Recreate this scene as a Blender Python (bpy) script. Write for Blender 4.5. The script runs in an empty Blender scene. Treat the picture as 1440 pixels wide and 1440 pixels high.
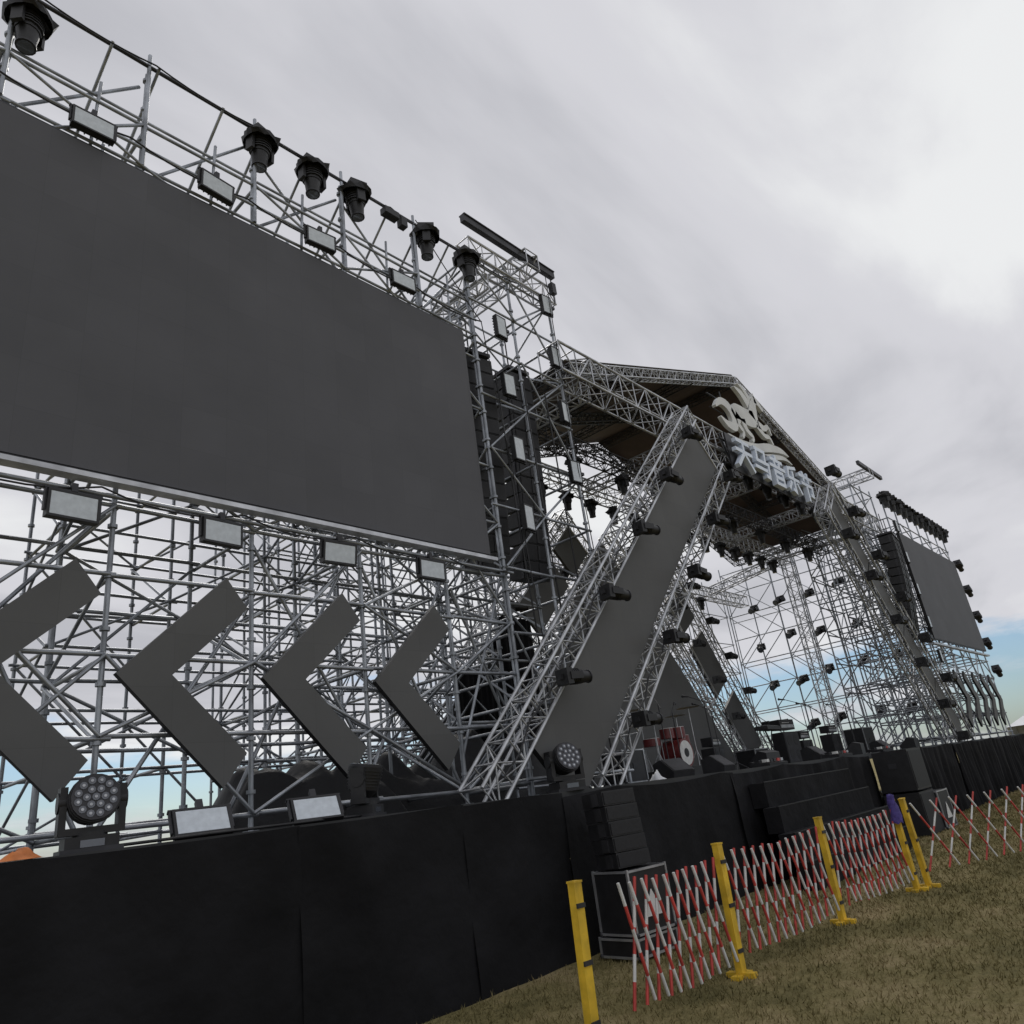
import bpy, math, random
from mathutils import Vector, Matrix
random.seed(7)
V=Vector
scene=bpy.context.scene
# ---------------------------------------------------------------- materials
def mat(name,col,rough=.6,metal=0.,var=.15,scale=6.,bump=0.,bscale=40.,spec=.5,vec='Object'):
    m=bpy.data.materials.new(name); m.use_nodes=True
    nt=m.node_tree; b=nt.nodes['Principled BSDF']
    tc=nt.nodes.new('ShaderNodeTexCoord')
    n=nt.nodes.new('ShaderNodeTexNoise'); n.inputs['Scale'].default_value=scale; n.inputs['Detail'].default_value=5
    nt.links.new(tc.outputs[vec],n.inputs['Vector'])
    r=nt.nodes.new('ShaderNodeValToRGB')
    lo=[max(0,c*(1-var)) for c in col]; hi=[min(1,c*(1+var)) for c in col]
    r.color_ramp.elements[0].position=.3; r.color_ramp.elements[0].color=(*lo,1)
    r.color_ramp.elements[1].position=.7; r.color_ramp.elements[1].color=(*hi,1)
    nt.links.new(n.outputs['Fac'],r.inputs['Fac']); nt.links.new(r.outputs['Color'],b.inputs['Base Color'])
    b.inputs['Roughness'].default_value=rough; b.inputs['Metallic'].default_value=metal
    b.inputs['Specular IOR Level'].default_value=spec
    if bump>0:
        n2=nt.nodes.new('ShaderNodeTexNoise'); n2.inputs['Scale'].default_value=bscale; n2.inputs['Detail'].default_value=4
        nt.links.new(tc.outputs[vec],n2.inputs['Vector'])
        bp=nt.nodes.new('ShaderNodeBump'); bp.inputs['Strength'].default_value=bump; bp.inputs['Distance'].default_value=.05
        nt.links.new(n2.outputs['Fac'],bp.inputs['Height']); nt.links.new(bp.outputs['Normal'],b.inputs['Normal'])
    return m
steel=mat('galvanized_steel',(.33,.35,.38),.48,.7,.45,3.)
alu=mat('aluminium_truss',(.50,.51,.53),.42,.75,.3,4.)
dsteel=mat('dark_steel',(.05,.05,.055),.5,.5,.3,4.)
grille=mat('speaker_grille',(.014,.014,.016),.6,.1,.3,30.)
blk=mat('black_plastic',(.015,.015,.017),.5,0,.3,8.)
cloth=mat('black_cloth',(.0105,.0105,.012),.85,0,.5,1.1,.6,4.,.2)
tarp=mat('black_tarp',(.012,.012,.014),.58,0,.4,2.,.6,4.,.4)
face=mat('frosted_lamp_face',(.60,.65,.70),.35,0,.10,20.)
lens=mat('lens_glass',(.10,.11,.13),.08,.2,.1,5.,0,1,.9)
signw=mat('white_sign_face',(.74,.82,.95),.4,0,.04,3.)
signg=mat('silver_sign_face',(.66,.67,.66),.5,0,.15,1.5)
brown=mat('brown_canopy',(.085,.058,.050),.7,0,.35,.8,.25,3.)
canvas=mat('grey_canvas',(.42,.43,.44),.7,0,.15,1.)
yellow=mat('yellow_paint',(.70,.45,.03),.55,0,.3,7.)
red=mat('red_paint',(.52,.06,.05),.5,0,.3,9.)
white=mat('white_paint',(.70,.70,.68),.5,0,.12,9.)
purple=mat('purple_cloth',(.07,.05,.22),.8,0,.3,12.,.4,20.)
orange=mat('orange_fabric',(.55,.17,.04),.7,0,.3,10.)
wood=mat('drum_shell',(.16,.025,.025),.3,0,.2,4.)
brass=mat('cymbal_brass',(.55,.40,.15),.3,.9,.15,6.)
tentw=mat('tent_white',(.75,.76,.78),.7,0,.06,2.)
deckm=mat('stage_deck',(.03,.03,.03),.6,0,.35,2.)
def ledmat(name,col):
    m=bpy.data.materials.new(name); m.use_nodes=True; nt=m.node_tree; b=nt.nodes['Principled BSDF']
    tc=nt.nodes.new('ShaderNodeTexCoord'); sp=nt.nodes.new('ShaderNodeSeparateXYZ'); cb=nt.nodes.new('ShaderNodeCombineXYZ')
    nt.links.new(tc.outputs['Object'],sp.inputs[0]); nt.links.new(sp.outputs['X'],cb.inputs['X']); nt.links.new(sp.outputs['Z'],cb.inputs['Y'])
    br=nt.nodes.new('ShaderNodeTexBrick'); br.offset=0; br.inputs['Scale'].default_value=1
    br.inputs['Brick Width'].default_value=.5; br.inputs['Row Height'].default_value=.5
    br.inputs['Mortar Size'].default_value=.002; br.inputs['Mortar Smooth'].default_value=.3
    br.inputs['Color1'].default_value=(*[c*.955 for c in col],1); br.inputs['Color2'].default_value=(*[c*1.045 for c in col],1)
    br.inputs['Mortar'].default_value=(*[c*.82 for c in col],1)
    nt.links.new(cb.outputs[0],br.inputs['Vector'])
    n=nt.nodes.new('ShaderNodeTexNoise'); n.inputs['Scale'].default_value=.7; n.inputs['Detail'].default_value=8; n.inputs['Roughness'].default_value=.6
    nt.links.new(tc.outputs['Object'],n.inputs['Vector'])
    mp=nt.nodes.new('ShaderNodeMapRange'); mp.inputs['To Min'].default_value=.74; mp.inputs['To Max'].default_value=1.26
    nt.links.new(n.outputs['Fac'],mp.inputs['Value'])
    mx=nt.nodes.new('ShaderNodeVectorMath'); mx.operation='SCALE'
    nt.links.new(br.outputs['Color'],mx.inputs[0]); nt.links.new(mp.outputs[0],mx.inputs['Scale'])
    nt.links.new(mx.outputs[0],b.inputs['Base Color']); b.inputs['Roughness'].default_value=.62; b.inputs['Specular IOR Level'].default_value=.3
    return m
led=ledmat('led_panel_face',(.096,.097,.107))
led2=ledmat('led_strip_face',(.106,.107,.107))
def grassmat():
    m=bpy.data.materials.new('dry_grass'); m.use_nodes=True; nt=m.node_tree; b=nt.nodes['Principled BSDF']
    tc=nt.nodes.new('ShaderNodeTexCoord')
    n=nt.nodes.new('ShaderNodeTexNoise'); n.inputs['Scale'].default_value=.9; n.inputs['Detail'].default_value=9; n.inputs['Roughness'].default_value=.75
    nt.links.new(tc.outputs['Object'],n.inputs['Vector'])
    r=nt.nodes.new('ShaderNodeValToRGB'); e=r.color_ramp.elements
    e[0].position=.34; e[0].color=(.125,.112,.048,1); e[1].position=.66; e[1].color=(.36,.29,.16,1)
    q=r.color_ramp.elements.new(.5); q.color=(.235,.20,.092,1)
    nt.links.new(n.outputs['Fac'],r.inputs['Fac']); nt.links.new(r.outputs[0],b.inputs['Base Color'])
    b.inputs['Roughness'].default_value=.9; b.inputs['Specular IOR Level'].default_value=.1
    n2=nt.nodes.new('ShaderNodeTexNoise'); n2.inputs['Scale'].default_value=18; n2.inputs['Detail'].default_value=6
    nt.links.new(tc.outputs['Object'],n2.inputs['Vector'])
    bp=nt.nodes.new('ShaderNodeBump'); bp.inputs['Strength'].default_value=.8; bp.inputs['Distance'].default_value=.06
    nt.links.new(n2.outputs['Fac'],bp.inputs['Height']); nt.links.new(bp.outputs[0],b.inputs['Normal'])
    return m
grassm=grassmat()
# ---------------------------------------------------------------- mesh builder
class MB:
    def __init__(s): s.v=[];s.f=[];s.mi=[];s.sm=[];s.mats=[];s.M=Matrix.Identity(4)
    def m(s,mt):
        if mt not in s.mats: s.mats.append(mt)
        return s.mats.index(mt)
    def add(s,vs,fs,mt,smooth=False):
        o=len(s.v); M=s.M
        s.v+= [tuple(M@V(p)) for p in vs]; k=s.m(mt)
        for f in fs: s.f.append(tuple(i+o for i in f)); s.mi.append(k); s.sm.append(smooth)
    def pipe(s,p,q,r,mt,n=6,r2=None,cap=True):
        p=V(p);q=V(q);d=q-p
        if d.length<1e-6: return
        d.normalize(); a=d.orthogonal().normalized(); b=d.cross(a); r2=r if r2 is None else r2
        vs=[]
        for k in range(n):
            t=2*math.pi*k/n; c=a*math.cos(t)+b*math.sin(t)
            vs.append(p+c*r); vs.append(q+c*r2)
        fs=[(2*k,2*((k+1)%n),2*((k+1)%n)+1,2*k+1) for k in range(n)]
        s.add(vs,fs,mt,True)
        if cap: s.add(vs,[tuple(2*k for k in range(n))[::-1],tuple(2*k+1 for k in range(n))],mt)
    def box(s,c,sz,mt,R=None):
        c=V(c);h=V(sz)/2;vs=[]
        for x in(-1,1):
            for y in(-1,1):
                for z in(-1,1):
                    p=V((x*h.x,y*h.y,z*h.z)); 
                    if R: p=R@p
                    vs.append(c+p)
        s.add(vs,[(0,1,3,2),(4,6,7,5),(0,4,5,1),(2,3,7,6),(0,2,6,4),(1,5,7,3)],mt)
    def prism(s,pts,y0,y1,mt,side=None):
        n=len(pts); vs=[(x,y0,z) for x,z in pts]+[(x,y1,z) for x,z in pts]
        s.add(vs,[tuple(range(n)),tuple(range(2*n-1,n-1,-1))],mt)
        s.add(vs,[(k,(k+1)%n,(k+1)%n+n,k+n) for k in range(n)],side or mt)
    def ball(s,c,r,mt,n=10,m=6,jit=0):
        c=V(c); r=V(r) if hasattr(r,'__len__') else V((r,r,r)); vs=[];fs=[]
        for i in range(m+1):
            a=math.pi*i/m
            for k in range(n):
                b=2*math.pi*k/n; j=1+random.uniform(-jit,jit)
                vs.append(c+V((r.x*math.sin(a)*math.cos(b),r.y*math.sin(a)*math.sin(b),r.z*math.cos(a)))*j)
        for i in range(m):
            for k in range(n):
                fs.append((i*n+k,(i+1)*n+k,(i+1)*n+(k+1)%n,i*n+(k+1)%n))
        s.add(vs,fs,mt,True)
    def truss(s,p,q,up,w,h,mt,rc=.026,rb=.012,bay=None):
        p=V(p);q=V(q);d=(q-p);L=d.length;d.normalize();up=V(up);up=(up-d*up.dot(d)).normalized();sd=d.cross(up)
        bay=bay or max(w,h); n=max(1,round(L/bay)); st=L/n
        C=[sd*(w/2)+up*(h/2),-sd*(w/2)+up*(h/2),-sd*(w/2)-up*(h/2),sd*(w/2)-up*(h/2)]
        for c in C: s.pipe(p+c,q+c,rc,mt)
        for k in range(n+1):
            o=p+d*(st*k)
            for j in range(4):
                s.pipe(o+C[j],o+C[(j+1)%4],rb,mt,5,cap=False)
            if k<n:
                for j in range(4):
                    a,b=C[j],C[(j+1)%4]
                    if (k+j)%2: a,b=b,a
                    s.pipe(o+a,o+d*st+b,rb,mt,5,cap=False)
    def mesh(s,name):
        me=bpy.data.meshes.new(name); me.from_pydata(s.v,[],s.f)
        for m in s.mats: me.materials.append(m)
        me.polygons.foreach_set('material_index',s.mi); me.polygons.foreach_set('use_smooth',s.sm); me.update(); return me
    def obj(s,name): return put(s.mesh(name),name)
def put(me,name,M=None,parent=None):
    o=bpy.data.objects.new(name,me); scene.collection.objects.link(o)
    if M is not None: o.matrix_world=M
    if parent: o.parent=parent
    return o
T=Matrix.Translation
def RX(a): return Matrix.Rotation(math.radians(a),4,'X')
def RY(a): return Matrix.Rotation(math.radians(a),4,'Y')
def RZ(a): return Matrix.Rotation(math.radians(a),4,'Z')
DECK=1.68
# ---------------------------------------------------------------- ground
mb=MB(); g=2500; mb.add([(-g,-g,0),(g,-g,0),(g,g,0),(-g,g,0)],[(0,1,2,3)],grassm); mb.obj('ground')
mb=MB(); vs=[];fs=[]
for i in range(90000):
    x=3.5+28*random.random()**1.7; y=random.uniform(-1.5,5.7)
    if x<10 and y<.5: continue
    h=random.uniform(.02,.055)*(1.6 if random.random()<.05 else 1); a=random.random()*6.28; w=.003+.0006*x
    dx,dy=math.cos(a)*w,math.sin(a)*w; lx,ly=random.uniform(-.04,.04),random.uniform(-.04,.04)
    o=len(vs); vs+=[(x-dx,y-dy,-.003),(x+dx,y+dy,-.003),(x+lx,y+ly,h)]; fs.append((o,o+1,o+2))
mb.add(vs,fs,grassm); mb.obj('grass')
# ---------------------------------------------------------------- stage platform with cloth skirt
st=MB()
def skirt(x0,x1,y,z0,z1,amp,per,seed,droop=.03,mt=cloth):
    rnd=random.Random(seed); n=int((x1-x0)/.05); m=14; vs=[];fs=[]
    ph=[rnd.uniform(0,6) for _ in range(6)]
    for i in range(n+1):
        x=x0+(x1-x0)*i/n
        for j in range(m+1):
            t=j/m
            o=amp*(math.sin(x*6.28/per+ph[0]+.8*math.sin(x*1.3+ph[1]))+.5*math.sin(x*6.28/per*1.7+ph[2]+t))*(.25+.75*(1-t))
            o+=.02*math.sin(x*.9+t*2+ph[3])+.014*math.sin(x*5+7*t+ph[4])*math.sin(x*1.9-4*t+ph[5])
            z=z0+(z1-z0)*t - (droop*abs(math.sin(x*1.15+ph[1]))*t if j==m else 0)
            vs.append((x,y-abs(amp)*1.6-.03+o,z))
    for i in range(n):
        for j in range(m):
            a=i*(m+1)+j; fs.append((a,a+m+1,a+m+2,a+1))
    st.add(vs,fs,mt,True)
st.box((20.5,10.4,DECK-.06),(43,9.0,.12),deckm)
st.box((1.15,10.4,DECK/2-.1),(.3,9,DECK-.2),cloth)
st.box((20.5,14.9,.8),(43,.1,1.55),cloth)
for a,b in((-.6,1.28),(1.3,3.62),(3.6,5.46),(5.44,7.0)): skirt(a,b,5.82,.0,DECK,.010,1.3,int(a*10)+50,.02)
skirt(6.98,11.2,5.84,0,DECK-.01,.02,.9,3,.05)
skirt(11.1,17.4,5.86,0,DECK,.03,.6,4,.06)
skirt(17.3,24,5.8,0,DECK,.06,.42,5,.05)
skirt(23.9,42,5.78,0,DECK,.07,.38,6,.05)
st.box((-.2,6.2,DECK-.2),(1.2,.9,.5),cloth)
for k in range(4):
    st.box((13.3+.05*k,5.8-.16-(3-k)*.24,.18+.36*k),(4.6-.5*k*.6,.26,.36),cloth)
    st.box((13.3+.05*k,5.8-.16-(3-k)*.24-.11,.36+.36*k+.008),(4.6-.5*k*.6,.04,.012),blk)
st.obj('stage_platform')
# ---------------------------------------------------------------- scaffolds
def scaffold(mb,xs,ys,zs,ztop,seed,dg=.75,r=.024,braceY=.5,mt=steel,z0=DECK,rosette=True,extra=0.,layer_off=True):
    rnd=random.Random(seed)
    for j,y in enumerate(ys):
        for i,x in enumerate(xs):
            zt=ztop+rnd.uniform(-.12,.25)
            mb.pipe((x,y,z0),(x+rnd.uniform(-.02,.02),y,zt),r*1.12,mt,7)
            mb.pipe((x,y,z0),(x,y,z0+.02),.08,mt,4); 
            if rosette:
                z=z0+.35
                while z<zt: mb.pipe((x,y,z),(x,y,z+.035),r*2.0,mt,8); z+=.5
    for j,y in enumerate(ys):
        off=rnd.uniform(-.18,.18) if (layer_off and j) else 0
        for k,z in enumerate(zs):
            zz=z+off
            for i in range(len(xs)-1):
                o1=rnd.uniform(.0,.12)
                mb.pipe((xs[i]-o1*(i==0),y-.03,zz),(xs[i+1]+o1,y-.03,zz+rnd.uniform(-.02,.02)),r,mt)
                if rnd.random()<extra: mb.pipe((xs[i],y+.03,zz+.4),(xs[i+1],y+.03,zz+.4+rnd.uniform(-.1,.1)),r,mt)
            if j<len(ys)-1:
                for x in xs:
                    mb.pipe((x+.03,y,z+off*.5),(x+.03,ys[j+1],z+off*.5),r,mt)
        for k in range(len(zs)-1):
            for i in range(len(xs)-1):
                if rnd.random()<dg:
                    a,b=(i,i+1) if (i+k+j)%2 else (i+1,i)
                    kk=min(len(zs)-1,k+(2 if rnd.random()<.3 else 1))
                    mb.pipe((xs[a],y-.06,zs[k]),(xs[b],y-.06,zs[kk]),r*.85,mt)
    for j in range(len(ys)-1):
        for k in range(len(zs)-1):
            for i,x in enumerate(xs):
                if rnd.random()<braceY:
                    a,b=(j,j+1) if (i+k)%2 else (j+1,j)
                    mb.pipe((x-.04,ys[a],zs[k]),(x-.04,ys[b],zs[k+1]),r*.85,mt)
PX=[-.41,1.02,2.45,3.88,5.31,6.74,7.9]
low=[1.85,2.6,3.3,4.05,4.75]
mb=MB()
scaffold(mb,PX,[7.06,8.5],low+[5.6,6.6,7.6,8.6,9.1,9.75],10.6,11,.65,.023,.45,extra=.08)
scaffold(mb,[2.8,4.2,5.6,6.9],[9.8,11.1],low+[5.6,6.6,7.6,8.4],8.7,12,.5,.021,.4,extra=.05)
for x0,x1,z0,z1 in ((.2,2.4,1.8,4.7),(2.4,.9,1.8,4.8),(2.5,3.9,1.8,4.0),(3.9,5.3,4.7,2.4),(3.7,5.2,1.9,4.7),(5.2,6.8,1.8,4.7),(6.8,5.4,1.8,4.6),(6.8,8,2.2,4.9),(8.0,6.9,2.0,4.5),(1,2.4,9.0,10.5),(2.5,3.8,9.0,10.5),(3.9,5.3,9.1,10.5),(5.3,4,9.1,10.4),(6.7,5.4,9.1,10.5),(6.8,7.9,9.1,10.5)):
    mb.pipe((x0,7.15,z0),(x1,7.15,z1),.021,steel)
# raking struts from the back row up to the lamp rail
for x in(1.02,1.9,2.45,3.3,3.88,4.6,5.31,6.1,6.74,7.4):
    mb.pipe((x,8.5,9.2),(x+.1,6.95,10.75),.02,steel); 
    if x in(1.9,3.3,4.6,6.1,7.4): mb.pipe((x,7.05,8.9),(x+.05,7.05,10.1),.02,steel)
mb.pipe((-1,7.0,10.72),(8.3,7.0,10.80),.028,dsteel); mb.pipe((-1,7.0,9.35),(8.0,7.0,9.4),.024,steel)
mb.pipe((-1,7.1,9.02),(8.0,7.1,9.05),.024,steel); mb.pipe((-1,7.1,9.9),(8.0,7.1,9.95),.02,steel)
mb.pipe((-1,6.93,4.80),(8.0,6.93,4.80),.024,steel); mb.box((3.2,6.9,4.93),(8.8,.14,.05),alu)
for x in PX: mb.pipe((x,7.0,9.1),(x,7.0,10.95),.026,steel)
mb.obj('scaffold_tower')
mb=MB()
scaffold(mb,[7.9,9.0,10.2],[7.0,8.3,9.6],[1.9,2.9,3.9,4.9,5.9,6.9,7.9,8.9,9.8,10.7],11.0,21,.8,.023,.7)
mb.truss((7.9,7.0,10.9),(10.3,7.0,10.9),(0,0,1),.3,.35,alu)
mb.truss((9.4,6.6,11.2),(9.4,9.9,11.2),(0,0,1),.35,.35,alu)
mb.truss((8.2,6.9,10.35),(8.2,9.9,10.35),(0,0,1),.3,.3,alu)
mb.box((8.95,6.75,11.3),(2.5,.1,.14),dsteel)
mb.box((8.95,6.75,11.38),(2.5,.14,.02),dsteel)
mb.pipe((10.1,6.75,11.3),(10.12,6.75,10.6),.012,dsteel); mb.box((10.12,6.75,10.95),(.12,.1,.25),dsteel)
mb.obj('scaffold_tower')
mb=MB()
scaffold(mb,[6.9,8.1,9.3,10.5],[10.4,11.6,12.8,14.0],[1.9,2.8,3.7,4.6,5.5,6.5,7.5,8.5],8.9,31,.7,.021,.6)
mb.obj('scaffold_tower')
mb=MB()
scaffold(mb,[10.5+1.6*i for i in range(13)],[14.0,15.0],[1.9,3.1,4.3,5.5,6.7,7.9,9.1],9.4,41,.6,.018,.2,rosette=False)
mb.obj('rear_scaffold_wall')
mb=MB()
scaffold(mb,[30.0],[7.4+1.1*i for i in range(7)],[1.9,2.9,3.9,4.9,5.9,6.9,7.9,8.9,9.8],10.2,42,.3,.022,1,rosette=False,layer_off=False)
scaffold(mb,[31.3],[7.9+2.2*i for i in range(4)],[1.9,3.9,5.9,7.9,9.8],10.0,43,.3,.02,.8,rosette=False,layer_off=False)
mb.obj('side_scaffold_wall')
mb=MB()
scaffold(mb,[26.9,28.1,29.2],[6.9,8.0,9.1],[1.9,2.9,3.9,4.9,5.9,6.9,7.9,8.9,9.8,10.7],11.0,51,.7,.024,.6,rosette=False)
mb.truss((27.9,6.3,11.2),(27.9,9.5,11.2),(0,0,1),.35,.35,alu); mb.box((28.2,6.4,11.4),(2.6,.1,.14),dsteel)
mb.obj('scaffold_tower')
mb=MB()
RXs=[29.3+1.43*i for i in range(7)]
scaffold(mb,RXs,[6.6,7.8,9.0],low+[5.6,6.6,7.6,8.6,9.2,9.8],10.6,61,.7,.024,.5,rosette=False)
mb.pipe((29,6.5,10.75),(38.2,6.5,10.75),.03,dsteel); mb.box((33.4,6.45,4.98),(8.8,.14,.06),alu)
mb.obj('scaffold_tower')
# ---------------------------------------------------------------- LED screens
def ledwall(x0,x1,y,z0,z1):
    mb=MB(); mb.prism([(x0,z0),(x1,z0),(x1,z1),(x0,z1)],y,y+.1,led,blk)
    for i in range(int((x1-x0)/1.43)+1):
        mb.box((x0+.3+i*1.43,y+.14,(z0+z1)/2),(.05,.06,z1-z0-.1),dsteel)
    for z in(z0+.02,z1-.02): mb.box(((x0+x1)/2,y+.05,z+(.035 if z>7 else -.035)),(x1-x0,.08,.03),dsteel)
    return mb.obj('led_screen')
ledwall(-1.0,7.55,6.92,5.02,8.92)
ledwall(29.2,37.3,6.36,5.15,9.1)
def chev(x,y,sgn,z=3.11):
    mb=MB()
    a=[(0,0),(1.0,1.0),(1.23,.70),(.49,0)]; b=[(0,0),(.49,0),(1.23,-.72),(1.0,-1.02)]
    for q in(a,b):
        mb.prism([(x+sgn*u,z+v) for u,v in q],y,y+.07,led2,blk)
    for v in(-.55,.55): mb.pipe((x+sgn*.75,y+.1,z+v*1.1),(x+sgn*.75,y+.3,z+v*1.1),.02,dsteel)
    mb.obj('led_arrow')
for x in(1.1,2.5,3.9,5.3): chev(x,6.86,1)
for x in(31.6,33.0,34.4,35.8,37.2): chev(x,6.4,-1)
# ---------------------------------------------------------------- diagonal LED truss arms
def arm(base,u,L,y0,wl,name,segs=None,tw=.36):
    n=(u[1],-u[0]) if u[0]>0 else (-u[1],u[0])
    mb=MB()
    P=lambda s,w,y:V((base[0]+u[0]*s+n[0]*w,y,base[1]+u[1]*s+n[1]*w))
    h=wl/2
    segs=segs or [(.25,L-.05)]
    for a,b in segs:
        vs=[P(a,-h,y0),P(b,-h,y0),P(b,h,y0),P(a,h,y0),P(a,-h,y0+.08),P(b,-h,y0+.08),P(b,h,y0+.08),P(a,h,y0+.08)]
        mb.add(vs,[(0,1,2,3),(7,6,5,4)],led2); mb.add(vs,[(0,4,5,1),(1,5,6,2),(2,6,7,3),(3,7,4,0)],blk)
    for sg in(-1,1):
        w=sg*(h+.06+tw/2)
        s0=-(w*n[1])/u[1]+.02
        mb.truss(P(s0,w,y0+.1),P(L+.15,w,y0+.1),(0,1,0),tw,tw,alu,.024,.012,.36)
        q0=P(s0,w,y0-.12)
        for k in range(24):   # power and data loom along the truss
            s=s0+.3+(L-.4-s0)*k/24; s2=s0+.3+(L-.4-s0)*(k+1)/24
            mb.pipe(P(s,w+.05*math.sin(k*2.1),y0-.1),P(s2,w+.05*math.sin(k*2.1+2.1),y0-.1),.012,blk,5,cap=False)
    for s in (L*.05+.4,L*.35,L*.65,L*.93):
        for yy in(y0+.2,y0+.3): mb.pipe(P(s,-h-.4,yy),P(s,h+.4,yy),.02,alu)
    mb.truss(P(L+.05,-h-.3,y0+.15),P(L+.05,h+.3,y0+.15),(0,1,0),.3,.3,alu)
    mb.obj(name); return P
def nrm(a,b): l=math.hypot(a,b); return (a/l,b/l)
uL=nrm(.714,.70); PL=arm((7.24,DECK),uL,9.4,6.15,1.06,'led_truss_arm')
uR=nrm(-6.3,6.95); PR=arm((27.7,DECK),uR,9.3,6.15,1.0,'led_truss_arm',[(.3,2.2),(2.25,4.4),(4.45,6.8),(6.85,9.2)])
uB=nrm(7.0,6.9); PB=arm((9.2,DECK),uB,9.2,11.1,.95,'led_truss_arm',[(.6,2.6),(3.1,5.1),(5.6,7.6),(8,9.1)])
uC=nrm(-4.3,6.4); PC=arm((24.2,DECK),uC,8.4,11.3,1.2,'led_truss_arm',[(.6,2.6),(3.1,4.9),(5.4,6.6),(7.0,8.3)])
mb=MB(); mb.prism([(10.9,DECK+.1),(21.9,DECK+.1),(16.6,8.1)],10.95,11.03,led2,blk)
for x in(13,14.5,16.4,18.2,19.8): mb.pipe((x,11.1,DECK),(x,11.1,7.6-abs(x-16.4)*1.25),.03,steel)
mb.truss((22.3,11.0,DECK),(16.9,11.0,8.4),(0,1,0),.32,.32,alu)
mb.obj('triangular_led_screen')
# ---------------------------------------------------------------- canopy roof
mb=MB(); ax,az=18.9,12.15; ex0,ex1,ez=10.5,27.3,9.35; Y0,Y1=7.0,11.9
def slope(xa,za,xb,zb):
    nx,ny=24,12; vs=[];fs=[]
    for i in range(nx+1):
        for j in range(ny+1):
            t=i/nx;u=j/ny
            sag=-.07*abs(math.sin(2*math.pi*u))*abs(math.sin(t*math.pi*4))
            vs.append((xa+(xb-xa)*t,Y0+(Y1-Y0)*u,za+(zb-za)*t+sag))
    for i in range(nx):
        for j in range(ny):
            a=i*(ny+1)+j; fs.append((a,a+1,a+ny+2,a+ny+1))
    mb.add(vs,fs,brown,True)
    mb.add([(x,y,z+.05) for x,y,z in vs],fs,canvas,True)
slope(ex0,ez+.2,ax,az+.2); slope(ex1,ez+.2,ax,az+.2)
for y in(Y0,(Y0+Y1)/2,Y1):
    for xa in(ex0,ex1):
        mb.truss((xa,y,ez),(ax,y,az),(0,0,1),.2,.22,alu if y==Y0 else dsteel,.018,.009)
for t in(0,.33,.66,1):
    for xa in(ex0,ex1):
        x=xa+(ax-xa)*t; z=ez+(az-ez)*t
        if t==1 and xa==ex1: continue
        mb.truss((x,Y0,z),(x,Y1,z),(0,0,1),.2,.2,dsteel,.016,.008)
mb.obj('stage_canopy')
mb=MB()
mb.truss((9.9,6.95,9.3),(28.4,6.95,9.3),(0,0,1),.5,.62,alu,.030,.015,.5)
mb.truss((10.2,10.2,9.1),(28,10.2,9.1),(0,0,1),.35,.4,alu,.024,.012)
mb.truss((10.4,8.6,8.9),(27.6,8.6,8.9),(0,0,1),.3,.35,dsteel,.022,.012)
for x in(11,15,19,23,27): mb.truss((x,7,9.05),(x,10.2,9.05),(0,0,1),.3,.3,alu,.022,.012)
mb.truss((10.6,13.2,8.4),(30,13.2,8.4),(0,0,1),.35,.4,alu)
for x in(13,20,27): mb.truss((x,10.2,8.9),(x,13.2,8.5),(0,0,1),.3,.3,alu,.022,.012)
for x in(10.6,28.0):
    mb.truss((x,10.2,DECK),(x,10.2,9.2),(0,1,0),.4,.4,alu)
mb.obj('lighting_truss')
# ---------------------------------------------------------------- sign: galloping horse and characters
mb=MB()
def band(c,ws,mt=signg):
    for i in range(len(c)-1):
        (x0,z0),(x1,z1)=c[i],c[i+1]
        def nn(i):
            a=c[max(0,i-1)];b=c[min(len(c)-1,i+1)]; l=math.hypot(b[0]-a[0],b[1]-a[1]); return(-(b[1]-a[1])/l,(b[0]-a[0])/l)
        n0,n1=nn(i),nn(i+1);w0,w1=ws[i],ws[i+1]
        mb.prism([(16+x0+n0[0]*w0,9.4+z0+n0[1]*w0),(16+x1+n1[0]*w1,9.4+z1+n1[1]*w1),(16+x1-n1[0]*w1,9.4+z1-n1[1]*w1),(16+x0-n0[0]*w0,9.4+z0-n0[1]*w0)],6.5,6.6,mt)
def curve(pts,ws,k=4):
    P=[pts[0]]+pts+[pts[-1]]; out=[];wo=[]
    for i in range(1,len(P)-2):
        for j in range(k):
            t=j/k; r=[]
            for d in(0,1):
                a,b,c,e=P[i-1][d],P[i][d],P[i+1][d],P[i+2][d]
                r.append(.5*((2*b)+(-a+c)*t+(2*a-5*b+4*c-e)*t*t+(-a+3*b-3*c+e)*t**3))
            out.append(tuple(r)); wo.append(ws[i-1]*(1-t)+ws[i]*t)
    out.append(pts[-1]); wo.append(ws[-1]); band(out,wo)
curve([(0,.75),(.35,1.0),(.75,.98),(.95,.72),(.85,.42),(.45,.38),(.15,.5)],[.03,.10,.16,.17,.14,.10,.02])
curve([(.95,.8),(1.25,.98),(1.6,1.0),(2.0,1.02),(2.4,1.12)],[.12,.24,.27,.27,.24])
curve([(2.3,1.1),(2.45,1.45),(2.62,1.75),(2.8,1.86)],[.28,.2,.14,.11])
curve([(2.7,1.86),(2.95,1.78),(3.15,1.62)],[.13,.10,.06])
band([(2.72,1.9),(2.74,2.05)],[.06,.01])
curve([(2.2,1.5),(1.9,1.75),(1.5,1.85)],[.18,.12,.01]); curve([(2.4,1.7),(2.1,1.98),(1.8,2.05)],[.12,.08,.01])
curve([(2.5,1.0),(2.9,.98),(3.2,1.12),(3.3,.88)],[.14,.09,.06,.04])
curve([(2.4,.95),(2.75,.72),(3.1,.75),(3.25,.55)],[.13,.08,.06,.04])
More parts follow.
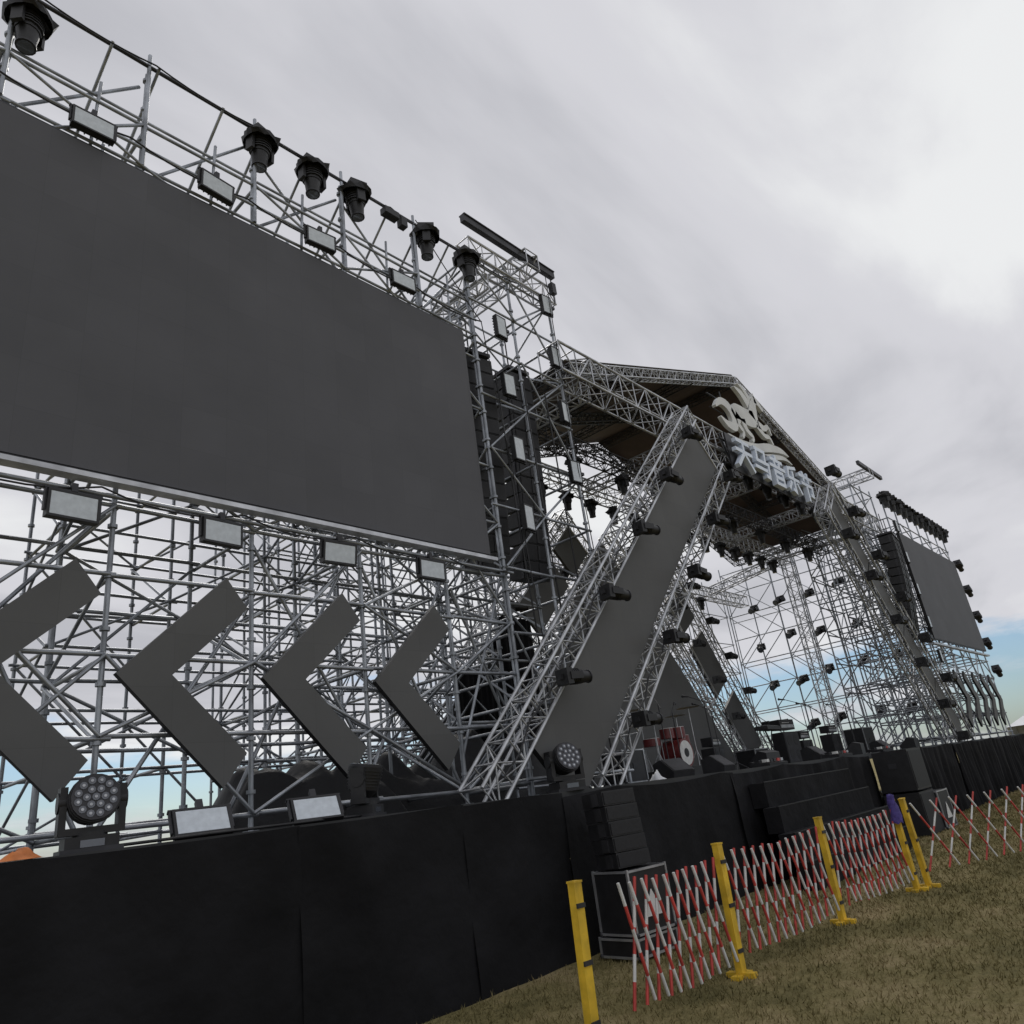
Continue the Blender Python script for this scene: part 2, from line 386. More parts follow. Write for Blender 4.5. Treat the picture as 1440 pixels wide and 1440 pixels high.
curve([(1.3,.9),(1.15,.6),(1.35,.4),(1.2,.2)],[.16,.10,.06,.04]); curve([(1.5,.85),(1.6,.55),(1.9,.42),(1.8,.25)],[.15,.1,.06,.04])
curve([(.3,.05),(1.0,.0),(1.9,.1),(2.8,.35),(3.7,.5),(4.2,.45)],[.01,.09,.12,.13,.09,.01])
curve([(1.2,-.12),(2.1,-.08),(3.0,.12),(3.8,.28),(4.3,.22)],[.01,.06,.08,.06,.01])
for x in(.8,1.6,2.4,3.2): mb.pipe((16+x,6.62,9.4),(16+x,6.9,9.55),.02,dsteel)
for x in(.8,2.2): mb.pipe((16+x,6.66,9.4),(16+x,6.66,10.9),.02,dsteel)
for z in(10.2,10.6): mb.pipe((16,6.66,z),(19.3,6.66,z),.02,dsteel)
mb.obj('horse_sign')
G=[[(.15,.85,.85,.85),(.06,.53,.94,.53),(.5,.85,.5,.5),(.5,.5,.06,.03),(.5,.5,.94,.03)],
 [(.18,.92,.78,.92),(.78,.92,.74,.52),(.26,.92,.22,.52),(.18,.52,.92,.52),(.92,.52,.86,.06),(.86,.06,.68,.08),(.04,.27,.72,.27)],
 [(.5,1.02,.5,.9),(.13,.86,.87,.86),(.33,.82,.38,.66),(.67,.82,.62,.66),(.03,.62,.97,.62),(.24,.46,.76,.46),(.76,.46,.76,.02),(.24,.46,.24,.02),(.24,.03,.76,.03),(.24,.24,.76,.24)],
 [(.82,.97,.26,.86),(.26,.86,.18,.52),(.18,.52,.92,.52),(.54,.76,.54,.04),(.54,.04,.38,.1),(.30,.36,.08,.1),(.74,.36,.94,.1)],
 [(.04,.85,.96,.85),(.33,.99,.33,.71),(.67,.99,.67,.71),(.12,.56,.86,.56),(.86,.56,.84,.2),(.84,.2,.68,.22),(.44,.56,.44,.0)]]
mb=MB()
for i,gl in enumerate(G):
    for k,(a,b,c,d) in enumerate(gl):
        S=.92; ox=15.95+i*.98; oz=8.42
        sh=lambda u,v:(ox+S*u+.10*v,oz+S*v*.95)
        p0,p1=sh(a,b),sh(c,d); l=math.hypot(p1[0]-p0[0],p1[1]-p0[1]); n=((p1[1]-p0[1])/l*.05,-(p1[0]-p0[0])/l*.05); e=((p1[0]-p0[0])/l*.04,(p1[1]-p0[1])/l*.04)
        yk=6.30-.0025*k
        mb.prism([(p0[0]+n[0]-e[0],p0[1]+n[1]-e[1]),(p0[0]-n[0]-e[0],p0[1]-n[1]-e[1]),(p1[0]-n[0]+e[0],p1[1]-n[1]+e[1]),(p1[0]+n[0]+e[0],p1[1]+n[1]+e[1])],yk,6.40+.0013*k,signw)
    mb.box((15.95+i*.98+.5,6.48,8.88),(.96,.03,1.0),blk)
for z in(8.55,9.2): mb.pipe((15.8,6.55,z),(21.0,6.55,z),.025,dsteel)
for x in(16.2,17.6,19,20.6): mb.pipe((x,6.55,8.4),(x,6.7,9.5),.02,dsteel)
mb.obj('letter_sign')
# ---------------------------------------------------------------- lights
def mh_mesh():
    mb=MB(); random.seed(5)
    mb.box((0,0,-.03),(.06,.06,.08),dsteel)
    mb.box((0,0,-.11),(.36,.28,.11),blk)
    n=18; vs=[(0,0,-.05)]
    for k in range(n):
        a=6.283*k/n; r=.26+random.uniform(-.03,.03); vs.append((r*math.cos(a),r*math.sin(a),-.16+random.uniform(-.04,.03)))
    for k in range(n):
        a=6.283*k/n; r=.235; vs.append((r*math.cos(a),r*math.sin(a),-.22+random.uniform(-.04,.02)))
    mb.add(vs,[(0,1+k,1+(k+1)%n) for k in range(n)]+[(1+k,1+n+k,1+n+(k+1)%n,1+(k+1)%n) for k in range(n)],tarp)
    for s in(-1,1): mb.box((s*.175,0,-.3),(.045,.13,.3),blk)
    mb.pipe((-.17,0,-.36),(.17,0,-.36),.03,blk,8)
    mb.pipe((0,0,-.2),(0,0,-.42),.145,blk,14,.13); mb.pipe((0,0,-.42),(0,0,-.62),.12,blk,14,.095)
    mb.pipe((0,0,-.62),(0,0,-.645),.105,dsteel,14); mb.pipe((0,0,-.645),(0,0,-.65),.085,lens,14)
    for k in range(4): mb.pipe((0,0,-.24-.04*k),(0,0,-.255-.04*k),.155,blk,14)
    return mb.mesh('moving_head_light')
MH=mh_mesh()
def can_mesh():
    mb=MB()
    mb.box((-.08,0,0),(.12,.3,.26),blk); mb.box((-.16,0,0),(.06,.08,.08),dsteel)
    for s in(-1,1): mb.box((.06,s*.15,0),(.26,.035,.12),blk)
    mb.pipe((0,0,0),(.26,0,-.01),.125,blk,14,.12); mb.pipe((.26,0,-.01),(.42,0,-.02),.108,blk,14,.095)
    mb.pipe((.42,0,-.02),(.44,0,-.02),.11,dsteel,14); mb.pipe((.44,0,-.02),(.447,0,-.02),.085,lens,14)
    for k in range(4): mb.pipe((.03+.045*k,0,0),(.045+.045*k,0,0),.135,blk,14)
    return mb.mesh('beam_light')
CAN=can_mesh()
def flood_mesh():
    mb=MB()
    W,H=.42,.25
    mb.box((0,.03,0),(W,.07,H),blk)
    mb.box((0,-.010,0),(W-.045,.008,H-.045),face)
    for s in(-1,1): mb.box((s*(W/2-.01),-.012,0),(.02,.012,H),blk); mb.box((0,-.012,s*(H/2-.01)),(W-.04,.011,.02),blk)
    for k in range(7): mb.box((-.18+.06*k,.08,0),(.012,.03,H-.03),blk)
    for s in(-1,1): mb.box((s*(W/2+.012),.03,.03),(.014,.04,.2),dsteel)
    mb.box((0,.03,.14),(W+.05,.04,.014),dsteel); mb.box((0,.03,.18),(.05,.05,.08),dsteel)
    return mb.mesh('flood_light')
FL=flood_mesh()
jr=random.Random(9)
S9=Matrix.Scale(.98,4); S7=Matrix.Scale(.78,4); SM=Matrix.Scale(.8,4)
for x,z in((1.15,10.5),(3.95,10.72),(4.76,10.74),(5.5,10.78),(6.96,10.8),(7.9,10.82)):
    put(MH,'moving_head_light',T((x,6.95,z))@RZ(jr.uniform(0,90))@RX(jr.uniform(-5,5))@S9)
for i in range(12):
    put(MH,'moving_head_light',T((29.2+.76*i,6.45,10.8))@RZ(jr.uniform(0,90)))
for x in(1.86,3.28,4.78,6.25):
    put(FL,'flood_light',T((x,6.82,9.12+.018*x))@RX(jr.uniform(-4,6))@RZ(jr.uniform(-6,10))@Matrix.Scale(1.05,4))
for x in(2.03,3.43,4.86,6.29):
    put(FL,'flood_light',T((x,6.82,4.58))@RX(jr.uniform(-2,8))@RZ(jr.uniform(-5,5))@Matrix.Scale(1.04,4))
for z in(10.5,9.3,8.1,6.9): put(FL,'flood_light',T((9.9,6.8,z))@RZ(jr.uniform(-8,8))@RY(90))
for z in(9.27,8.1,6.9,5.7): put(FL,'flood_light',T((8.35,6.75,z))@RZ(jr.uniform(-8,8))@RY(90))
for z in(9.3,8.1,6.9,5.7,4.5):
    put(FL,'flood_light',T((29.0,6.3,z))@RY(90)); 
for i,z in enumerate((2.98,4.25,5.5,6.8,8.07)):
    s=(z-DECK-.53)/uL[1]+.1; p=PL(s,-.72,5.88); put(CAN,'beam_light',T(p)@RZ(jr.uniform(-14,0))@RY(jr.uniform(-3,8))@S7)
for z in(2.47,3.73,4.99,6.25,7.5):
    s=(z-DECK+.56)/uL[1]; p=PL(s,.75,5.88); put(CAN,'beam_light',T(p)@RZ(jr.uniform(-14,0))@RY(jr.uniform(-3,8))@S7)
for z in(2.6,3.8,5.0,6.2,7.4,8.5):
    for w in(-.75,.75):
        s=(z-DECK+w*uR[0])/uR[1]
        put(CAN,'beam_light',T(PR(max(.9,s),w,5.88))@RZ(jr.uniform(-12,0)))
for z in(2.6,3.7,4.8,5.9,7.0):
    s=(z-DECK)/uC[1]
    put(CAN,'beam_light',T(PC(s,-.72,10.9))@RZ(jr.uniform(-12,0))@SM)
    put(CAN,'beam_light',T(PC(s,.72,10.9))@RZ(jr.uniform(-12,0))@SM)
    if z>3: put(CAN,'beam_light',T(PB(s,-.72,10.8))@RZ(-20)@SM)
for i in range(15): put(MH,'moving_head_light',T((12.2+1.02*i,10.2,8.85))@RZ(jr.uniform(0,90))@SM)
for i in range(10): put(MH,'moving_head_light',T((15.6+1.15*i,6.95,8.95))@RZ(jr.uniform(0,90))@SM)
for i in range(8): put(MH,'moving_head_light',T((12.5+1.9*i,8.6,8.7))@RZ(jr.uniform(0,90))@SM)
for i in range(7):
    put(MH,'moving_head_light',T((13.5+2.1*i,13.2,8.2))@SM)
for z in(3.2,4.9,6.5,8.0):
    for y in(7.9,9.1,10.3,11.5,12.7):
        put(CAN,'beam_light',T((29.85,y+jr.uniform(-.2,.2),z+jr.uniform(-.15,.15)))@RZ(180+jr.uniform(-15,15))@RY(20))
for z in(4.4,5.6,6.8,8.0,9.2): put(CAN,'beam_light',T((38.2,6.4,z))@RY(30))
# ---------------------------------------------------------------- line arrays
def line_array(x,y,zt,n,yaw,w=.62,h=.29,curve=1.6):
    mb=MB(); M=T((x,y,zt))@RZ(yaw)
    mb.M=M; mb.box((0,.0,.08),(w*.9,.5,.06),dsteel); mb.pipe((0,0,.1),(0,0,.9),.015,dsteel)
    for k in range(n):
        M=M@RX(curve if k else 0)
        mb.M=M@T((0,0,-h/2))
        pr=[(-.22,-h/2+.005),(.22,-h/2+.03),(.22,h/2-.03),(-.22,h/2-.005)]
        vs=[(-w/2,a,b) for a,b in pr]+[(w/2,a,b) for a,b in pr]
        mb.add(vs,[(0,1,2,3),(7,6,5,4),(0,4,5,1),(1,5,6,2),(2,6,7,3),(3,7,4,0)],blk)
        mb.box((0,-.226,0),(w*.94,.012,h-.04),grille); mb.box((0,-.236,0),(.05,.012,h-.05),blk)
        for s in(-1,1): mb.box((s*(w/2+.008),-.12,0),(.016,.05,h-.02),dsteel)
        M=M@T((0,0,-h))
    mb.obj('line_array_speaker')
line_array(8.1,7.35,8.75,13,-10,.58,.29,.5)
line_array(9.32,7.5,8.95,13,-5,.58,.30,.5)
line_array(27.4,6.4,8.6,12,8,.7,.29,1)
line_array(28.2,6.5,8.6,12,8,.7,.29,1)
def case(x,y,sx,sy,sz,z0=0,label=True,name='flight_case',yaw=0,edge=None):
    mb=MB(); mb.M=T((x,y,z0))@RZ(yaw); edge=edge or alu
    mb.box((0,0,sz/2+.02),(sx,sy,sz-.02),blk)
    for a in(-1,1):
        for b in(-1,1):
            mb.box((a*sx/2,b*sy/2,sz/2+.02),(.024,.024,sz),edge)
            mb.box((0,a*sy/2,sz/2+.02+b*(sz/2-.02)),(sx-.03,.022,.022),edge); mb.box((a*sx/2,0,sz/2+.02+b*(sz/2-.02)),(.022,sy-.03,.022),edge)
            mb.ball((a*(sx/2),b*(sy/2),.04),.03,dsteel,6,4)
    mb.box((0,-sy/2-.003,sz*.55),(.12,.012,.09),dsteel)
    if label: 
        q=min(sx,sz)*.24; mb.M=mb.M@T((0,-sy/2-.02,sz*.45)); mb.prism([(-q,-q*.7),(q,-q*.7),(0,q)],0,.008,white)
    return mb.obj(name)
case(7.25,5.2,.6,.5,.62,.2,True,yaw=-8); case(7.25,5.22,.62,.52,.2,0,False,yaw=-6)
mb=MB(); M=T((7.15,5.25,1.62))@RZ(-14)
for k in range(5):
    mb.M=M@RX(-3)@T((0,0,-.08)); mb.box((0,0,0),(.46,.36,.148),blk); mb.box((0,-.185,0),(.43,.012,.12),grille)
    for s in(-1,1): mb.box((s*.236,-.05,0),(.014,.1,.13),dsteel)
    M=M@T((.012,-.006,-.155))
mb.obj('front_fill_speaker')
case(18.6,5.2,.8,.6,.75,0,True)
mb=MB()
for k in range(2):
    z=.42+.84*k; mb.box((17.7,5.3,z),(1.0,.7,.8),blk); mb.box((17.7,4.945,z),(.92,.012,.72),grille)
    for s in(-1,1): mb.box((17.7+s*.506,5.3,z+.1),(.014,.16,.1),dsteel)
mb.obj('subwoofer')
# ---------------------------------------------------------------- deck lights
def wash(x,y,yaw,tilt,s=1.):
    mb=MB(); mb.M=T((x,y,DECK))@RZ(yaw)@Matrix.Scale(s,4)
    mb.box((0,0,.06),(.36,.26,.10),blk); mb.box((0,0,.015),(.42,.3,.03),dsteel); mb.box((0,-.132,.06),(.16,.008,.05),lens)
    mb.pipe((0,0,.11),(0,0,.14),.12,blk,14)
    for sg in(-1,1):
        mb.box((sg*.2,0,.3),(.05,.14,.34),blk); mb.pipe((sg*.17,0,.36),(sg*.235,0,.36),.075,blk,14)
    mb.box((0,0,.15),(.44,.16,.05),blk)
    mb.M=mb.M@T((0,0,.36))@RX(tilt)
    mb.pipe((0,-.12,0),(0,.10,0),.175,blk,22,.15); mb.pipe((0,.10,0),(0,.17,0),.15,blk,22,.09)
    mb.pipe((0,-.145,0),(0,-.12,0),.165,dsteel,22)
    pts=[(0,0)]+[(.062*math.cos(a*1.0472),.062*math.sin(a*1.0472)) for a in range(6)]+[(.122*math.cos(a*.5236+.26),.122*math.sin(a*.5236+.26)) for a in range(12)]
    for a,b in pts: mb.pipe((a,-.15,b),(a,-.143,b),.027,lens,10); mb.pipe((a,-.155,b),(a,-.149,b),.011,alu,8)
    for k in range(6): mb.pipe((0,-.09+.03*k,0),(0,-.08+.03*k,0),.182-.004*k,blk,22)
    mb.obj('wash_moving_head')
wash(2.14,6.15,-10,-8,.95); wash(7.4,6.0,-20,-15,1.0); wash(4.62,6.25,35,-80,.95)
for x,yw in((2.92,-12),(3.95,-18)):
    put(FL,'flood_light',T((x,6.05,DECK+.12))@RZ(yw)@RX(-38)@Matrix.Scale(1.02,4))
def cable(pts,r,mt,sag,mb):
    for a,b in zip(pts[:-1],pts[1:]):
        a=V(a);b=V(b);n=7;pr=a
        for k in range(1,n+1):
            t=k/n;p=a.lerp(b,t)-V((0,0,sag*4*t*(1-t))); mb.pipe(pr,p,r,mt,5,cap=False); pr=p
mb=MB()
hx=[-.5,1.15,2.5,3.95,4.76,5.5,6.2,6.96,7.9,9.2]
cable([(x,6.92,10.74) for x in hx],.011,blk,.07,mb)
cable([(-.6+1.43*i,6.86,9.28) for i in range(7)],.012,blk,.1,mb)
cable([(-.6+1.43*i,6.86,4.84) for i in range(7)],.010,blk,.12,mb)
cable([(2.2,6.1,DECK+.02),(2.9,5.9,DECK+.02),(3.9,5.95,DECK+.02),(4.7,6.2,DECK+.02)],.012,blk,0,mb)
for x in(8.2,8.9,9.5): cable([(x,6.9,8.4),(x+.2,7.0,5),(x+.5,7.1,DECK)],.014,blk,.05,mb)
cable([(6.8,7,10.9),(7.9,6.8,9.2),(8.3,6.9,6.5),(8.5,6.9,3)],.009,blk,.05,mb)
cable([(9.95,6.75,11.2),(9.95,6.78,9.3),(9.95,6.78,6.9),(10.2,6.9,4.5)],.009,blk,.03,mb)
mb.box((6.2,6.95,10.62),(.28,.14,.12),blk); mb.box((6.45,6.95,10.58),(.12,.12,.18),blk)
mb.obj('power_cables')
# ---------------------------------------------------------------- tarp covered gear
def drape(name,cx,cy,sx,sy,h,z0,seed,mt=tarp,nx=44,ny=26,ed=.12):
    r=random.Random(seed); bl=[(r.uniform(-.7,.7)*sx/2,r.uniform(-.6,.6)*sy/2,r.uniform(.25,.55)*sx*.35,r.uniform(.55,1)) for _ in range(7)]
    mb=MB(); vs=[];fs=[]
    for i in range(nx+1):
        for j in range(ny+1):
            x=(i/nx-.5)*sx;y=(j/ny-.5)*sy
            e=min(1,(.5-abs(i/nx-.5))/ed)*min(1,(.5-abs(j/ny-.5))/ed)
            z=max(a[3]*math.exp(-((x-a[0])**2+(y-a[1])**2)/(a[2]**2)) for a in bl)
            z=h*(.45+.55*z)*e**.6+.03*math.sin(9*x+3*math.sin(5*y+seed))*e+.02*math.sin(17*y+6*x)*e+r.uniform(-.006,.006)*e
            vs.append((cx+x,cy+y,z0+max(0.003,z)))
    for i in range(nx):
        for j in range(ny):
            a=i*(ny+1)+j; fs.append((a,a+ny+1,a+ny+2,a+1))
    mb.add(vs,fs,mt,True); mb.obj(name)
drape('tarp_covered_equipment',5.1,8.0,2.3,.9,.75,DECK,1)
drape('tarp_covered_equipment',7.0,8.9,1.9,1.5,.85,DECK,2)
drape('tarp_covered_equipment',9.3,9.3,2.3,1.6,1.2,DECK,4)
mb=MB()
for k,(x0,x1,y,z1) in enumerate(((9.3,10.6,9.75,4.0),(10.6,11.9,9.9,3.6),(11.2,12.4,10.4,5.4))):
    vs=[];fs=[];n=40
    for i in range(n+1):
        x=x0+(x1-x0)*i/n; o=.05*math.sin(i*1.3)+.03*math.sin(i*.5)
        vs+=[(x,y+o,DECK),(x,y+o*.6,z1-.06*abs(math.sin(i*.32)))]
    for i in range(n): fs.append((2*i,2*i+2,2*i+3,2*i+1))
    mb.add(vs,fs,cloth,True); mb.pipe((x0-.1,y,z1),(x1+.1,y,z1),.024,steel)
mb.obj('black_curtain')
drape('orange_bag',1.66,5.98,.26,.22,.05,DECK,9,orange,16,12,.3)
# ---------------------------------------------------------------- band gear
def amp(x,y,w=.75,h=.35,cab=.75,yaw=0):
    mb=MB(); mb.M=T((x,y,DECK))@RZ(yaw)
    mb.box((0,0,cab/2+.02),(w,.36,cab),blk); mb.box((0,-.182,cab/2+.02),(w-.08,.012,cab-.08),dsteel)
    for a in(-1,1):
        for b in(-1,1): mb.pipe((a*w*.22,-.192,cab/2+.02+b*cab*.22),(a*w*.22,-.186,cab/2+.02+b*cab*.22),cab*.17,blk,16)
    mb.box((0,0,cab+.02+h/2+.004),(w*.95,.28,h*.7),blk); mb.box((0,-.142,cab+h*.45),(w*.85,.008,h*.22),alu)
    for k in range(6): mb.pipe((-w*.3+k*.08,-.16,cab+h*.68),(-w*.3+k*.08,-.14,cab+h*.68),.012,white,8)
    mb.obj('guitar_amplifier')
amp(21.4,9.2,1.0,.4,.85); amp(22.7,9.3,.7,.3,.6); amp(17.8,9.6,.7,.3,.6,10); amp(24.2,9,.7,.3,.7)
mb=MB(); mb.M=T((15.2,9.2,DECK))@Matrix.Scale(1.05,4)
mb.box((0,0,.1),(2.2,1.8,.2),deckm); Z=.2
mb.pipe((0,-.35,Z+.3),(0,.1,Z+.3),.29,wood,20); mb.pipe((0,-.353,Z+.3),(0,-.345,Z+.3),.25,white,20); mb.pipe((0,-.36,Z+.3),(0,-.354,Z+.3),.09,blk,14)
for x,y,z,r,h in((-.22,-.1,.62,.15,.2),(.22,-.1,.62,.16,.22),(.62,.1,.3,.2,.38),(-.55,.1,.5,.18,.15)):
    mb.pipe((x,y,Z+z),(x,y,Z+z+h),r,wood,16); mb.pipe((x,y,Z+z+h),(x,y,Z+z+h+.01),r*.97,white,16)
    for a in(0,2.1,4.2): mb.pipe((x+r*math.cos(a),y+r*math.sin(a),Z),(x+r*math.cos(a),y+r*math.sin(a),Z+z+h),.01,alu)
for x,y,z,r in((-.75,-.15,.95,.2),(-.45,.35,1.3,.24),(.7,-.2,1.25,.26),(.95,.3,1.15,.24)):
    mb.pipe((x,y,Z),(x,y,Z+z),.012,alu); mb.pipe((x,y,Z+z),(x,y,Z+z+.02),r,brass,18,.03)
    for a in(0,2.1,4.2): mb.pipe((x+.2*math.cos(a),y+.2*math.sin(a),Z),(x,y,Z+.35),.009,alu)
mb.obj('drum_kit')
def wedge(x,y,yaw):
    mb=MB(); mb.M=T((x,y,DECK))@RZ(yaw)@Matrix.Scale(.85,4)
    pr=[(-.25,0),(.22,0),(.25,.12),(-.05,.36),(-.25,.3)]; w=.3
    vs=[(-w,a,b) for a,b in pr]+[(w,a,b) for a,b in pr]; n=5
    mb.add(vs,[tuple(range(n))[::-1],tuple(range(n,2*n))]+[(k,(k+1)%n,(k+1)%n+n,k+n) for k in range(n)],blk)
    mb.add([(-w+.03,.248,.135),(w-.03,.248,.135),(w-.03,-.04,.366),(-w+.03,-.04,.366)],[(0,1,2,3)],dsteel)
    mb.obj('stage_monitor')
for x,y,yw in((11.2,6.8,170),(12.9,6.9,185),(14.8,6.9,-5),(17.4,6.9,180),(19.6,6.8,10),(22,6.9,178),(24.5,6.9,2)): wedge(x,y,yw)
def mic(x,y,yaw,h=1.35):
    mb=MB(); mb.M=T((x,y,DECK))@RZ(yaw)
    for a in(0,2.1,4.2): mb.pipe((.28*math.cos(a),.28*math.sin(a),.01),(0,0,.18),.009,dsteel)
    mb.pipe((0,0,.12),(0,0,h),.011,dsteel); mb.pipe((-.25,0,h-.12),(.35,0,h+.15),.008,dsteel)
    mb.pipe((.35,0,h+.15),(.47,0,h+.18),.014,blk,8,.02); mb.ball((.49,0,h+.185),.03,dsteel,8,6)
    mb.obj('microphone_stand')
for a in((13.6,7.3,80),(16.2,8.2,200),(18.6,7.4,100),(20.4,7.9,60),(14.2,8.4,20),(15.9,8.4,160),(23.3,8,100),(21.6,7.4,220),(12.4,7.6,40)): mic(*a)
def keyb(x,y,yaw):
    mb=MB(); mb.M=T((x,y,DECK))@RZ(yaw)
    for s in(-1,1): mb.pipe((-.4*s,s*.02,0),(.4*s,s*.02,.85),.015,dsteel)
    mb.box((0,0,.9),(1.25,.32,.09),blk); mb.box((0,-.06,.948),(1.1,.15,.008),white)
    for k in range(24): mb.box((-.52+.045*k,-.03,.957),(.018,.09,.01),blk)
    mb.obj('keyboard_stand')
keyb(18.4,8.3,10)
def pedal(x,y):
    mb=MB(); mb.M=T((x,y,DECK)); mb.box((0,0,.04),(.8,.38,.07),blk,RX(8).to_3x3())
    for i in range(5):
        for j in range(2): mb.box((-.3+.15*i,-.08+.16*j,.1),(.1,.1,.05),[white,blk,dsteel,red,alu][(i+j)%5])
    mb.obj('pedal_board')
pedal(14.0,6.45); pedal(17.2,6.35); pedal(20.9,6.6)
case(12.1,8.4,.7,.5,.6,DECK,False); case(25.6,8.6,.9,.6,.8,DECK,False); case(19.9,9.6,.8,.6,.5,DECK,False)
drape('white_cloth',10.2,6.5,.24,.2,.2,DECK,12,tentw,14,12,.4)
# ---------------------------------------------------------------- safety fence
def slat(mb,p,q,start):
    p=V(p);q=V(q);n=5
    for k in range(n):
        a=p.lerp(q,k/n);b=p.lerp(q,(k+1)/n)
        mb.pipe(a,b,.013,white if (k+start)%2 else red,4,cap=(k in(0,n-1)))
def fence(x0,y0,x1,y1,n,span,zt=.98,zb=.16):
    mb=MB(); d=V((x1-x0,y1-y0,0)); L=d.length; d.normalize(); nn=V((-d.y,d.x,0)); base=V((x0,y0,0)); rn=random.Random(int(x0*10))
    st_=(L-.12-span)/(n-1)
    for k in range(n):
        s=.06+st_*k; sag=-.05*math.sin(math.pi*s/L)
        j=lambda:rn.uniform(-.012,.012)
        slat(mb,base+d*(s+j())+nn*(.012+j())+V((0,0,zb+sag+j())),base+d*(s+span+j())+nn*.012+V((0,0,zt+sag+j())),0)
        slat(mb,base+d*(s+span+j())-nn*(.012+j())+V((0,0,zb+sag)),base+d*(s+j())-nn*.012+V((0,0,zt+sag+j())),1)
    mb.obj('safety_barrier')
def post(x,y,lx=0,ly=0):
    mb=MB(); R=Matrix.Rotation(math.atan2(lx,1.0),3,'Y')@Matrix.Rotation(-ly,3,'X')
    mb.box(V((x,y,0))+R@V((0,0,.53)),(.085,.06,1.03),yellow,R)
    mb.box(V((x,y,0))+R@V((0,0,1.05)),(.095,.07,.014),yellow,R)
    for z in(.2,.55,.9): mb.box(V((x,y,0))+R@V((0,-.035,z)),(.09,.012,.03),dsteel,R)
    mb.box((x,y,.015),(.26,.08,.03),yellow); mb.box((x,y,.02),(.07,.26,.04),yellow)
    mb.obj('barrier_post')
P=[(4.49,3.73),(6.58,3.73),(8.82,3.67),(10.75,3.45)]
for p in P: post(*p,lx=random.uniform(-.04,.04))
post(11.0,3.38,-.06)
post(16.6,1.5)
fence(4.95,3.73,6.58,3.73,9,.26)
for (a,b) in zip(P[1:-1],P[2:]): fence(*a,*b,11,.28)
fence(11.05,3.37,16.5,1.52,13,.62)
mb=MB()
vs=[];fs=[];n=14
for j in range(9):
    for k in range(n):
        a=6.283*k/n; r=.05+.05*(j/8)+.02*math.sin(3*a+j); vs.append((10.72+r*math.cos(a)*.9,3.44+r*math.sin(a)*.7,1.12-.042*j+.015*math.sin(5*a)))
for j in range(8):
    for k in range(n): fs.append((j*n+k,(j+1)*n+k,(j+1)*n+(k+1)%n,j*n+(k+1)%n))
fs.append(tuple(range(n))); mb.add(vs,fs,purple,True); mb.obj('purple_jacket')
def tent(x,y,s=4):
    mb=MB(); h=s/2
    for a in(-1,1):
        for b in(-1,1): mb.pipe((x+a*h,y+b*h,0),(x+a*h,y+b*h,2.4),.05,alu)
    vs=[(x-h,y-h,2.4),(x+h,y-h,2.4),(x+h,y+h,2.4),(x-h,y+h,2.4),(x-h*.4,y-h*.4,3.1),(x+h*.4,y-h*.4,3.1),(x+h*.4,y+h*.4,3.1),(x-h*.4,y+h*.4,3.1),(x,y,4.2)]
    mb.add(vs,[(0,1,5,4),(1,2,6,5),(2,3,7,6),(3,0,4,7),(4,5,8),(5,6,8),(6,7,8),(7,4,8)],tentw)
    c=((-1,1),(1,1),(1,-1),(-1,-1))
    for k in range(3):
        a,b=c[k],c[k+1]
        mb.add([(x+a[0]*h,y+a[1]*h,0),(x+b[0]*h,y+b[1]*h,0),(x+b[0]*h,y+b[1]*h,2.4),(x+a[0]*h,y+a[1]*h,2.4)],[(0,1,2,3)],tentw)
    mb.obj('marquee_tent')
tent(75,11); tent(80,11); tent(86,10)
# ---------------------------------------------------------------- sky and light
w=bpy.data.worlds.new('World'); scene.world=w; w.use_nodes=True; nt=w.node_tree; N=nt.nodes; Lk=nt.links
bg=N['Background']; bg.inputs['Strength'].default_value=.1
sky=N.new('ShaderNodeTexSky'); sky.sky_type='NISHITA'; sky.sun_disc=False
SE,SR=math.radians(48),math.radians(35)
sky.sun_elevation=SE; sky.sun_rotation=SR
tc=N.new('ShaderNodeTexCoord'); sp=N.new('ShaderNodeSeparateXYZ'); Lk.new(tc.outputs['Generated'],sp.inputs[0])
def math_(op,a,b=None,c=None):
    n=N.new('ShaderNodeMath'); n.operation=op
    for i,q in enumerate((a,b,c)):
        if q is None: continue
        if isinstance(q,(int,float)): n.inputs[i].default_value=q
        else: Lk.new(q,n.inputs[i])
    return n.outputs[0]
zc=math_('ADD',math_('MAXIMUM',sp.outputs['Z'],0.0),.20)
cx=math_('DIVIDE',sp.outputs['X'],zc); cy=math_('DIVIDE',sp.outputs['Y'],zc)
cb=N.new('ShaderNodeCombineXYZ'); Lk.new(cx,cb.inputs[0]); Lk.new(cy,cb.inputs[1])
mp=N.new('ShaderNodeMapping'); Lk.new(cb.outputs[0],mp.inputs['Vector']); mp.inputs['Rotation'].default_value=(0,0,math.radians(-20)); mp.inputs['Scale'].default_value=(.6,1.3,1); mp.inputs['Location'].default_value=(.7,.3,0)
n1=N.new('ShaderNodeTexNoise'); n1.inputs['Scale'].default_value=1.25; n1.inputs['Detail'].default_value=8; n1.inputs['Roughness'].default_value=.5; n1.inputs['Distortion'].default_value=.5
Lk.new(mp.outputs[0],n1.inputs['Vector'])
r1=N.new('ShaderNodeValToRGB'); e=r1.color_ramp.elements; r1.color_ramp.interpolation='EASE'
e[0].position=.34; e[0].color=(.50,.505,.545,1); e[1].position=.64; e[1].color=(.84,.85,.86,1)
q=e.new(.50); q.color=(.66,.66,.70,1)
Lk.new(n1.outputs['Fac'],r1.inputs['Fac'])
sc=N.new('ShaderNodeVectorMath'); sc.operation='SCALE'; sc.inputs['Scale'].default_value=10; Lk.new(r1.outputs[0],sc.inputs[0])
mp2=N.new('ShaderNodeMapping'); Lk.new(tc.outputs['Generated'],mp2.inputs['Vector']); mp2.inputs['Location'].default_value=(3.1,1.7,.4); mp2.inputs['Scale'].default_value=(2.2,2.2,9)
